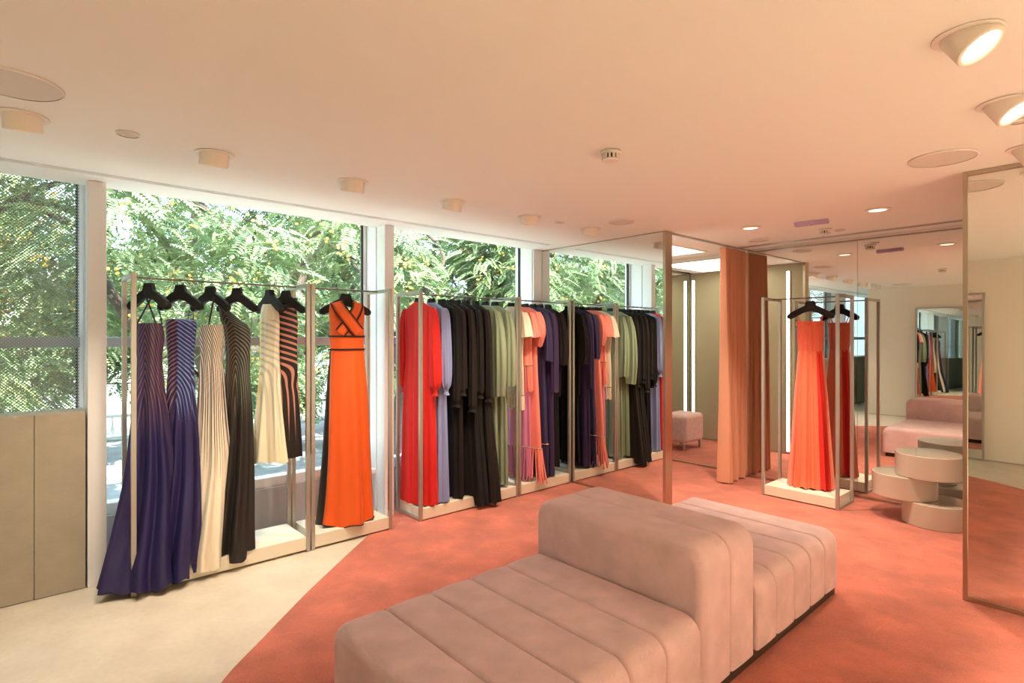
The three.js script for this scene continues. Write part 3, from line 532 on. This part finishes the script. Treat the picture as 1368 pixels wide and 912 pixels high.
  // rack 4
  const short = [[1.85, 0.035, 0.04, 0.002, 0.18], [1.78, 0.045, 0.048, 0.004, 0.21], [1.66, 0.06, 0.055, 0.006, 0.228], [1.60, 0.066, 0.06, 0.008, 0.232]];
  sleeved('tunic_dress', 'cream short-sleeved tunic with a fringed hem beside the coral dresses', 'dress', 3.855, FX, cream, { group: G4, hangerGroup: H4, hangerLabel: 'black hanger carrying the cream tunic', seed: 81, body: [[1.4, 0.17, 0.05, 0.006], [1.25, 0.175, 0.052, 0.008], [1.0, 0.18, 0.055, 0.01]], sleeve: short, cuff: false, extra: (g, m) => fringe(g, m, 1.0, 0.14, 0.178, 0.054, 40, 1) });
  sleeved('fringed_dress', 'coral short-sleeved dress with a tasselled tunic hem over a long skirt', 'dress', 3.95, FX + 0.06, coral, { group: G4, hangerGroup: H4, hangerLabel: 'black hanger carrying the fringed coral dress', seed: 85, body: [[1.4, 0.19, 0.05, 0.006], [1.3, 0.195, 0.052, 0.008]], sleeve: short, cuff: false, extra: (g, m) => { fringe(g, m, 1.30, 0.26, 0.19, 0.05, 44, 2); part('underskirt', cloth([[1.35, 0.15, 0.04, 0.004], [1.0, 0.165, 0.045, 0.008], [0.6, 0.175, 0.05, 0.01], [0.46, 0.178, 0.05, 0.01]], { nf: 7, seed: 4 }), lilac, g); fringe(g, lilac, 0.46, 0.32, 0.175, 0.05, 44, 5); } });
  sleeved('fringed_dress', 'coral cap-sleeved maxi dress ending in a long studded tassel fringe', 'dress', 4.055, FX, coral, { group: G4, hangerGroup: H4, hangerLabel: 'black hanger carrying the coral tassel maxi dress', seed: 89, nf: 5, body: [[1.4, 0.175, 0.05, 0.005], [1.0, 0.20, 0.055, 0.007], [0.7, 0.22, 0.06, 0.008], [0.44, 0.235, 0.06, 0.006]], sleeve: [[1.86, 0.035, 0.04, 0.002, 0.17], [1.78, 0.05, 0.05, 0.004, 0.21], [1.64, 0.055, 0.052, 0.006, 0.225], [1.50, 0.03, 0.03, 0.005, 0.205]], cuff: false, extra: (g, m) => fringe(g, m, 0.44, 0.34, 0.235, 0.06, 48, 7, 0, 0, 0.05), fit: f4(4.055) });
  sleeved('fringed_dress', 'navy dress with a studded navy tassel fringe beside the coral maxi', 'dress', 4.165, FX + 0.04, navy, { group: G4, hangerGroup: H4, hangerLabel: 'black hanger carrying the navy tassel dress', seed: 93, nf: 5, body: [[1.4, 0.17, 0.045, 0.005], [1.0, 0.19, 0.05, 0.007], [0.7, 0.205, 0.055, 0.008], [0.47, 0.215, 0.055, 0.006]], sleeve: [[1.86, 0.035, 0.04, 0.002, 0.17], [1.75, 0.045, 0.045, 0.004, 0.205], [1.55, 0.05, 0.045, 0.006, 0.22], [1.35, 0.05, 0.045, 0.006, 0.222]], cuff: false, extra: (g, m) => fringe(g, m, 0.47, 0.34, 0.212, 0.053, 50, 9) });
  sleeved('maxi_dress', 'deep purple long-sleeved maxi dress beside the navy tassel dress', 'dress', 4.27, FX, purple, { group: G4, hangerGroup: H4, hangerLabel: 'black hanger carrying the purple maxi dress', seed: 97, nf: 6, body: gownBody(0.13, 0.2, 0.055, 0.012), sleeve: [[1.86, 0.035, 0.04, 0.002, 0.17], [1.75, 0.045, 0.045, 0.004, 0.205], [1.5, 0.045, 0.04, 0.006, 0.222], [1.02, 0.045, 0.04, 0.006, 0.226]], cuff: false });
  sleeved('tunic_dress', 'dark brown batwing tunic dress hanging closest to the mirror', 'dress', 4.40, FX, dk, { group: G4, hangerGroup: H4, hangerLabel: 'black hanger carrying the brown batwing tunic', seed: 101, nf: 7, body: [[1.4, 0.18, 0.05, 0.008], [1.2, 0.17, 0.05, 0.01], [0.95, 0.165, 0.05, 0.012]], sleeve: [[1.85, 0.035, 0.035, 0.003, 0.18], [1.65, 0.06, 0.045, 0.008, 0.21], [1.45, 0.075, 0.05, 0.012, 0.215], [1.3, 0.06, 0.045, 0.01, 0.21]], cuff: false, extra: (g) => part('underskirt', cloth([[1.1, 0.14, 0.04, 0.006], [0.6, 0.155, 0.05, 0.012], [0.2, 0.165, 0.055, 0.014]], { nf: 8, seed: 6 }), dk2, g) });
}
// ---- coral rack: two ombre gowns
{
  const pink = rgb(238, 140, 116), orange = rgb(240, 124, 90), red = rgb(222, 44, 32);
  const tex = () => dataTex(512, 64, (u) => { const v = u < 0.5 ? u : 1 - u, n = 0.012 * Math.sin(u * 60); return v < 0.05 + n ? pink : v < 0.17 + n ? red : mixc(orange, pink, sstep(0.36, 0.42, v + n)); });
  const mk = (label, hl, x, z, yaw, sh, seed, py) => {
    hanger(x, z, yaw, hl, undefined);
    const g = thing('evening_gown', label, 'dress', [x, 0, z], yaw), m = fabric('#ffffff', { map: tex(), roughness: 0.75 }), b = phys(py, 0.7, { sheen: 0.3, sheenColor: new THREE.Color(1, 0.5, 0.4) });
    part('skirt', cloth([[1.46, 0.108, 0.048, 0.004], [1.3, 0.118, 0.055, 0.009], [1.0, 0.138, 0.064, 0.016], [0.6, 0.160, 0.078, 0.023], [0.3, 0.180, 0.086, 0.028], [0.122, 0.192, 0.092, 0.031]], { nf: 13, seed, nU: 160, nV: 50 }), m, g);
    part('bodice', cloth([[1.735, 0.116, 0.045, 0.006], [1.72, 0.112, 0.045, 0.003], [1.66, 0.114, 0.050, 0.005], [1.55, 0.111, 0.050, 0.005], [1.47, 0.104, 0.046, 0.004], [1.44, 0.108, 0.048, 0.004]], { nf: 17, seed: seed + 1, nU: 120, nV: 26 }), b, g);
    part('neck_ruffle', cloth([[1.755, 0.124, 0.052, 0.010], [1.735, 0.115, 0.046, 0.006], [1.715, 0.120, 0.05, 0.009]], { nf: 19, seed: seed + 2, nU: 160, nV: 6 }), b, g);
    for (const s of [-1, 1]) for (const q of [-1, 1]) part('strap', strapTube([s * 0.085, 1.74, q * 0.03], [s * 0.135, 1.884, 0], 0.005), b, g);
  };
  mk('coral gown with orange and red pleated panels hanging alone before the mirrored wall', 'black hanger carrying the coral pleated gown', 5.865, -2.14, FX + 0.25, 0, 111, '#ea6c50');
}
// ---------------------------------------------------------------- ceiling fittings
function spot(x, z, aim, label, group, wide = 0.72, cd = SPOT_CD) {
  const s = thing('spotlight', label, 'spotlight', [x, CEIL, z], 0, group);
  part('trim_ring', lathe([[0.074, -0.001], [0.098, -0.001], [0.100, -0.004], [0.098, -0.006], [0.078, -0.007], [0.074, -0.003]], 40), M.fixtureRing, s);
  const dir = V(...aim).normalize(), q = new THREE.Quaternion().setFromUnitVectors(V(0, -1, 0), dir);
  const hGeo = lathe([[0.0, 0.03], [0.066, 0.03], [0.071, 0.025], [0.072, -0.062], [0.069, -0.067], [0.060, -0.067], [0.055, -0.058], [0.05, -0.048], [0.0, -0.048]], 44); hGeo.applyQuaternion(q);
  const housing = part('lamp_housing', hGeo, M.fixture, s);
  part('mount_plate', lathe([[0.0, -0.0006], [0.075, -0.0006], [0.075, -0.002], [0.0, -0.002]], 40), M.fixture, s);
  const lGeo = lathe([[0, -0.0495], [0.046, -0.0495], [0.046, -0.0545], [0.036, -0.058], [0, -0.060]], 36); lGeo.applyQuaternion(q);
  part('lamp_lens', lGeo, M.glowSpot, housing);
  const L = new THREE.SpotLight(WARM, cd, 0, wide, 0.9, 2); L.name = 'spotlight_beam';
  const o = dir.clone().multiplyScalar(0.075);
  L.position.set(x + o.x, CEIL + o.y, z + o.z); L.target.position.set(x + dir.x * 3, CEIL + dir.y * 3, z + dir.z * 3); L.castShadow = true; L.shadow.radius = 2.2; L.shadow.mapSize.set(1024, 1024); L.shadow.bias = -0.0005; scene.add(L); scene.add(L.target);
}
const rowA = [0.03, 0.82, 1.63, 2.42, 3.2, 3.98], lblA = ['beside the round speaker grille near the screened window', 'in front of the bronze-striped gown rack', 'in front of the yellow-striped dress', 'in front of the wide white column', 'in front of the dark dresses', 'beside the partition mirror'];
rowA.forEach((x, i) => spot(x, -3.36, [[0.05, 0.0, 0.05, -0.02, 0.1, 0.0][i], -0.965, -0.24], 'cream swivel spotlight turned to the windows, ' + lblA[i], 'swivel spotlights along the racks', 0.72, SPOT_CD * 0.62));
const rowB = [0.78, 1.57, 2.36, 3.16, 4.0];
rowB.forEach((x, i) => spot(x, -0.37, [-0.10, -0.84, 0.53], ['cream swivel spotlight first in the lit row over the sofa', 'cream swivel spotlight second in the lit row over the sofa', 'glaring tilted spotlight over the front of the sofa', 'glaring tilted spotlight over the back of the sofa', 'glaring tilted spotlight by the corner mirror top edge'][i], 'lit swivel spotlights over the sofa', 0.75, SPOT_CD * 2.9));
function downlight(x, z, label) {
  const s = thing('downlight', label, 'downlight', [x, CEIL, z], 0, 'flush ceiling downlights');
  part('trim_ring', lathe([[0.062, -0.001], [0.088, -0.001], [0.09, -0.004], [0.088, -0.007], [0.066, -0.010], [0.062, -0.004]], 40), M.fixtureRing, s);
  part('lamp_lens', lathe([[0, -0.001], [0.062, -0.001], [0.062, -0.005], [0, -0.006]], 36), M.glowOff, s);
  const L = new THREE.SpotLight(WARM, 18, 0, 0.8, 0.8, 2); L.name = 'downlight_beam'; L.position.set(x, CEIL - 0.02, z); L.target.position.set(x - 0.1, 0, z - 0.1); L.castShadow = true; L.shadow.radius = 2; scene.add(L); scene.add(L.target);
}
downlight(5.06, -1.35, 'flush lit downlight near the large ceiling speaker'); downlight(5.03, -2.35, 'flush lit downlight in front of the curtain');
function disc(name, x, z, r, label, category, group) {
  const s = thing(name, label, category, [x, CEIL, z], 0, group);
  part('rim', lathe([[r - 0.006, -0.001], [r, -0.001], [r, -0.007], [r - 0.006, -0.009]], 48), M.fixtureRing, s);
  part('grille', lathe([[0, -0.001], [r - 0.007, -0.001], [r - 0.007, -0.006], [0, -0.007]], 48), M.grille, s);
}
M.grille = std('#ded7d0', 0.8);
disc('ceiling_speaker', 3.87, -0.72, 0.16, 'round ceiling speaker grille beside the glaring spotlights', 'speaker', 'round ceiling speakers');
disc('ceiling_speaker', 0.0, -2.95, 0.16, 'round ceiling speaker grille above the screened window end', 'speaker', 'round ceiling speakers');
disc('ceiling_speaker', 3.93, -2.97, 0.115, 'round ceiling speaker grille near the partition mirror', 'speaker', 'round ceiling speakers');
disc('ceiling_speaker', 5.71, -2.58, 0.10, 'round ceiling speaker grille in front of the curtain top', 'speaker', 'round ceiling speakers');
disc('blank_disc', 0.42, -3.30, 0.05, 'small round blank plate on the ceiling between two window spotlights', 'ceiling plate', 'small blank plates');
disc('blank_disc', 3.54, -3.33, 0.045, 'small round blank plate on the ceiling close to the partition mirror', 'ceiling plate', 'small blank plates');
disc('blank_disc', 3.47, -0.36, 0.035, 'small round blank plate between the glaring spotlights', 'ceiling plate', 'small blank plates');
disc('blank_disc', 5.75, -1.84, 0.045, 'small round blank plate beside the smoke detector near the mirrored wall', 'ceiling plate', 'small blank plates');
function smoke(x, z, label) {
  const s = thing('smoke_detector', label, 'smoke detector', [x, CEIL, z], 0, 'white smoke detectors');
  part('detector_base', lathe([[0, -0.001], [0.055, -0.001], [0.055, -0.014], [0.050, -0.018], [0, -0.018]], 36), M.fixtureRing, s);
  part('detector_core', lathe([[0, -0.018], [0.036, -0.018], [0.036, -0.045], [0, -0.045]], 24), M.mesh, s);
  const ribs = []; for (let i = 0; i < 12; i++) ribs.push(rb(0.036, 0.046, -0.045, -0.017, -0.005, 0.005, 0.001).rotateY(i / 12 * 6.2832));
  part('rib', ribs, M.fixtureRing, s);
  part('detector_cap', lathe([[0, -0.044], [0.047, -0.044], [0.045, -0.050], [0.034, -0.056], [0, -0.058]], 36), M.fixtureRing, s);
}
smoke(2.40, -1.885, 'white smoke detector on the open ceiling above the sofa'); smoke(5.61, -1.92, 'white smoke detector near the mirrored wall and lilac box');
{
  const b = thing('ceiling_sensor_box', 'slim lilac box fixed to the ceiling near the mirrored wall', 'ceiling box', [5.12, CEIL, -1.86], 0.12);
  part('box_body', rb(-0.03, 0.03, -0.036, -0.001, -0.13, 0.13, 0.004), M.lilac, b);
  part('sensor_eye', lathe([[0, -0.035], [0.008, -0.036], [0, -0.041]], 12), M.mesh, b);
}
// ---------------------------------------------------------------- outside: street, balustrade, trees
const GY = -1.9;
M.asphalt = (() => { const t = dataTex(512, 512, (x, y) => { const n = tiled(x, y, 6, 5), g = tiled(x, y, 100, 2); const k = 1 + 0.16 * n + 0.1 * g; return [0.50 * k, 0.505 * k, 0.515 * k]; }); t.repeat.set(0.15, 0.15); return std('#ffffff', 0.9, { map: t }); })();
M.paving = (() => { const t = dataTex(512, 512, (x, y) => { const n = tiled(x, y, 5, 5); const k = 1 + 0.12 * n; return [0.82 * k, 0.81 * k, 0.79 * k]; }); t.repeat.set(0.2, 0.2); return std('#ffffff', 0.9, { map: t }); })();
struct('floor_pavement', bx(-60, 70, GY - 0.3, GY, -12.2, -5.05), M.paving);  // unseen strip, kept paler than the street to bounce daylight onto the ceiling
struct('floor_street', bx(-60, 70, GY - 0.3, GY - 0.12, -70, -12.2), M.asphalt);
struct('trim_6', rb(-60, 70, GY - 0.28, GY + 0.004, -12.42, -12.2, 0.02), M.paving);
struct('wall_foundation', bx(-5.4, 6.7, GY, -0.25, -5.0, 2.8), M.plaster);
{
  const b = thing('balustrade', 'long white balustrade across the sunlit street', 'balustrade', [0, GY - 0.12, -24]);
  const stone = std('#efece4', 0.8);
  part('top_rail', rb(-30, 40, 0.78, 0.9, -0.14, 0.14, 0.03), stone, b); part('bottom_rail', rb(-30, 40, 0, 0.14, -0.14, 0.14, 0.02), stone, b);
  for (let x = -30; x <= 40; x += 3.5) part('post', rb(x - 0.16, x + 0.16, 0, 0.96, -0.17, 0.17, 0.02), stone, b);
  const prof = lathe([[0.05, 0.13], [0.04, 0.2], [0.075, 0.34], [0.05, 0.5], [0.035, 0.6], [0.05, 0.79]], 7), list = [];
  for (let x = -29.6; x < 40; x += 0.28) list.push(prof.clone().translate(x, 0, 0));
  const k = part('baluster', list, stone, b); k.userData.kind = 'stuff';
}
{ // pale building and hedge beyond the street, glimpsed between the trunks
  const h = thing('far_building', 'pale sunlit building far beyond the trees', 'building', [8, GY, -52]);
  const wm = std('#e9e2d6', 0.9), gm = std('#7d8a92', 0.3);
  part('facade', bx(-40, 40, 0, 9, -6, 0), wm, h);
  for (let i = -11; i <= 11; i++) for (let j = 0; j < 3; j++) part('window_opening', bx(i * 3.4 - 0.6, i * 3.4 + 0.6, 1 + j * 2.9, 2.8 + j * 2.9, -0.1, 0.03), gm, h);
}
const leafMat = phys('#ffffff', 0.75, { transmission: 0.25, thickness: 0, side: THREE.DoubleSide });
const frondGeo = (() => {       // one feathered leaf: paired leaflets along a bent stalk
  const pos = [], idx = [], N = 9;
  const leaf = (bx0, by, bz, dx, dy, dz, l, w) => { const a = V(dx, dy, dz).normalize(), s = V().crossVectors(a, V(0, 1, 0)).normalize().multiplyScalar(w), o = pos.length / 3, m = V(bx0 + a.x * l * 0.5, by + a.y * l * 0.5 + 0.06 * l, bz + a.z * l * 0.5), e = V(bx0 + a.x * l, by + a.y * l - 0.1 * l, bz + a.z * l); pos.push(bx0, by, bz, m.x + s.x, m.y, m.z + s.z, m.x - s.x, m.y, m.z - s.z, e.x, e.y, e.z); idx.push(o, o + 1, o + 2, o + 1, o + 3, o + 2); };
  for (let i = 0; i < N; i++) { const t = (i + 0.6) / N, x = t, y = -0.28 * t * t; for (const s of [-1, 1]) leaf(x, y, 0, 0.55, -0.12, s, 0.31 * (1 - 0.35 * t), 0.055); }
  leaf(1, -0.28, 0, 1, -0.4, 0.02, 0.25, 0.07);
  const g = new THREE.BufferGeometry(); g.setAttribute('position', new THREE.Float32BufferAttribute(pos, 3)); g.setAttribute('uv', new THREE.Float32BufferAttribute(new Float32Array(pos.length / 3 * 2), 2)); g.setIndex(idx); g.computeVertexNormals(); return g;
})();
const blossomGeo = (() => { const g = new THREE.IcosahedronGeometry(0.5, 0); return g; })();
const blossomMat = std('#ffffff', 0.7);
const barkMat = (() => { const t = dataTex(128, 256, (x, y) => { const n = tiled(x, y * 0.4, 14, 3); const k = 1 + 0.35 * n; return [0.27 * k, 0.23 * k, 0.20 * k]; }); t.repeat.set(2, 3); return std('#ffffff', 0.95, { map: t }); })();
function tree(label, x, z, o) {
  const { trunkH = 2.6, r = 3, h = 4.2, cy = 3.2, n: n0 = 2200, size = 0.33, hue = 0, flowers = 0.06, lean = 0, group = 'trees along the street' } = o;
  const t = thing('street_tree', label, 'tree', [x, GY, z], 0, group);
  const list = [], tips = [], n = Math.round(n0 * 1.7);
  const limb = (a, b, r0, r1, bend) => { const m = a.clone().lerp(b, 0.5).add(V(rr(-bend, bend), 0, rr(-bend, bend))); const c = new THREE.CatmullRomCurve3([a, m, b]); const g = new THREE.TubeGeometry(c, 8, 1, 7), p = g.attributes.position; for (let i = 0; i <= 8; i++) { const k = r0 + (r1 - r0) * i / 8, q = c.getPoint(i / 8); for (let j = 0; j <= 7; j++) { const id = i * 8 + j, v = V(p.getX(id), p.getY(id), p.getZ(id)).sub(q).multiplyScalar(k).add(q); p.setXYZ(id, v.x, v.y, v.z); } } list.push(g); };
  const top = V(lean, trunkH, 0); limb(V(0, 0, 0), top, 0.22, 0.16, 0.15);
  const cc = V(lean, cy + 1.9 - 0, 0);
  for (let i = 0; i < 6; i++) {
    const a = i / 6 * 6.2832 + rr(-0.4, 0.4), e = V(cc.x + Math.cos(a) * r * 0.55, cc.y + rr(-0.3, 0.5) * h * 0.4, Math.sin(a) * r * 0.55); limb(top, e, 0.12, 0.05, 0.4);
    for (let k = 0; k < 3; k++) { const b = V(e.x + rr(-1, 1) * r * 0.4, e.y + rr(-0.5, 0.7) * h * 0.4, e.z + rr(-1, 1) * r * 0.4); limb(e, b, 0.05, 0.015, 0.2); tips.push(b); }
  }
  part('trunk', list, barkMat, t);
  const im = new THREE.InstancedMesh(frondGeo, leafMat, n), mt = new THREE.Matrix4(), q = new THREE.Quaternion(), col = new THREE.Color(), bl = [];
  const blobs = []; for (let i = 0; i < 26; i++) { const a = rr(0, 6.2832), u = rr(-0.85, 1), k = Math.sqrt(1 - u * u) * rr(0.6, 1); blobs.push([V(cc.x + Math.cos(a) * k * r, cc.y + u * h * 0.5, Math.sin(a) * k * r), rr(0.55, 1.05), rr(-0.1, 0.12)]); }
  for (let i = 0; i < n; i++) {
    const [c, br, tone] = blobs[Math.floor(rnd() * blobs.length)], d = V(rr(-1, 1), rr(-1, 1), rr(-1, 1)).normalize(), rad = br * Math.pow(rnd(), 0.4), p = c.clone().addScaledVector(d, rad); p.y -= 0.1 * rad;
    const out = p.clone().sub(c).setY(0).normalize(), yaw = Math.atan2(-out.z, out.x) + rr(-0.7, 0.7);
    q.setFromEuler(new THREE.Euler(rr(-0.5, 0.5), yaw, rr(-0.7, 0.25), 'YXZ')); const s = size * rr(0.7, 1.25);
    mt.compose(p, q, V(s, s, s)); im.setMatrixAt(i, mt);
    const g = rr(-0.08, 0.08) + tone; col.setRGB(0.125 + 0.14 * g + hue * 0.4 + rr(0, 0.045), 0.225 + 0.20 * g + hue * 0.25, 0.06 + 0.09 * g + rr(0, 0.035)); im.setColorAt(i, col);
    if (rnd() < flowers * 0.8) bl.push(p.clone().addScaledVector(d, 0.1));
  }
  im.name = 'foliage'; im.castShadow = im.receiveShadow = true; im.userData.kind = 'stuff'; t.add(im);
  if (bl.length) {
    const bm = new THREE.InstancedMesh(blossomGeo, blossomMat, bl.length * 4); let k = 0;
    for (const p of bl) for (let j = 0; j < 4; j++) { mt.compose(V(p.x + rr(-0.09, 0.09), p.y + rr(-0.06, 0.09), p.z + rr(-0.09, 0.09)), q, V(0.05, 0.045, 0.05)); bm.setMatrixAt(k, mt); col.setRGB(0.78, rr(0.44, 0.56), 0.10); bm.setColorAt(k++, col); }
    bm.name = 'blossom'; bm.userData.kind = 'stuff'; bm.castShadow = bm.receiveShadow = true; t.add(bm);
  }
}
tree('street tree with yellow blossom behind the screened window', -1.6, -10.5, { r: 3.2, h: 4.6, cy: 3.0, n: 2600 });
tree('blossoming street tree behind the striped gowns', 2.4, -10.0, { r: 3.3, h: 4.8, cy: 3.2, n: 2900, flowers: 0.10 });
tree('blossoming street tree behind the orange gown', 6.4, -11.2, { r: 3.3, h: 4.6, cy: 3.2, n: 2800, flowers: 0.10, lean: 0.4 });
tree('leafy street tree behind the packed racks', 10.4, -11.0, { r: 3.3, h: 4.8, cy: 3.2, n: 2700, flowers: 0.05 });
tree('leafy street tree seen through the last window bay', 14.5, -12.0, { r: 3.4, h: 4.8, cy: 3.3, n: 2400, flowers: 0.03 });
tree('street tree far along the screened windows', -6.2, -11.0, { r: 3.3, h: 4.6, cy: 3.2, n: 2200 });
tree('street tree at the far end of the screened windows', -11, -12.0, { r: 3.4, h: 4.8, cy: 3.3, n: 1800 });
for (let i = 0; i < 9; i++) tree('dense dark tree across the street beside the long balustrade', -16 + i * 5.2 + rr(-0.6, 0.6), -20 + rr(-1.5, 1.5), { r: 3.6, h: 5.6, cy: 2.3, n: 1900, size: 0.62, flowers: 0.02, hue: -0.05, group: 'trees across the street' });

renderer.render(scene, camera);
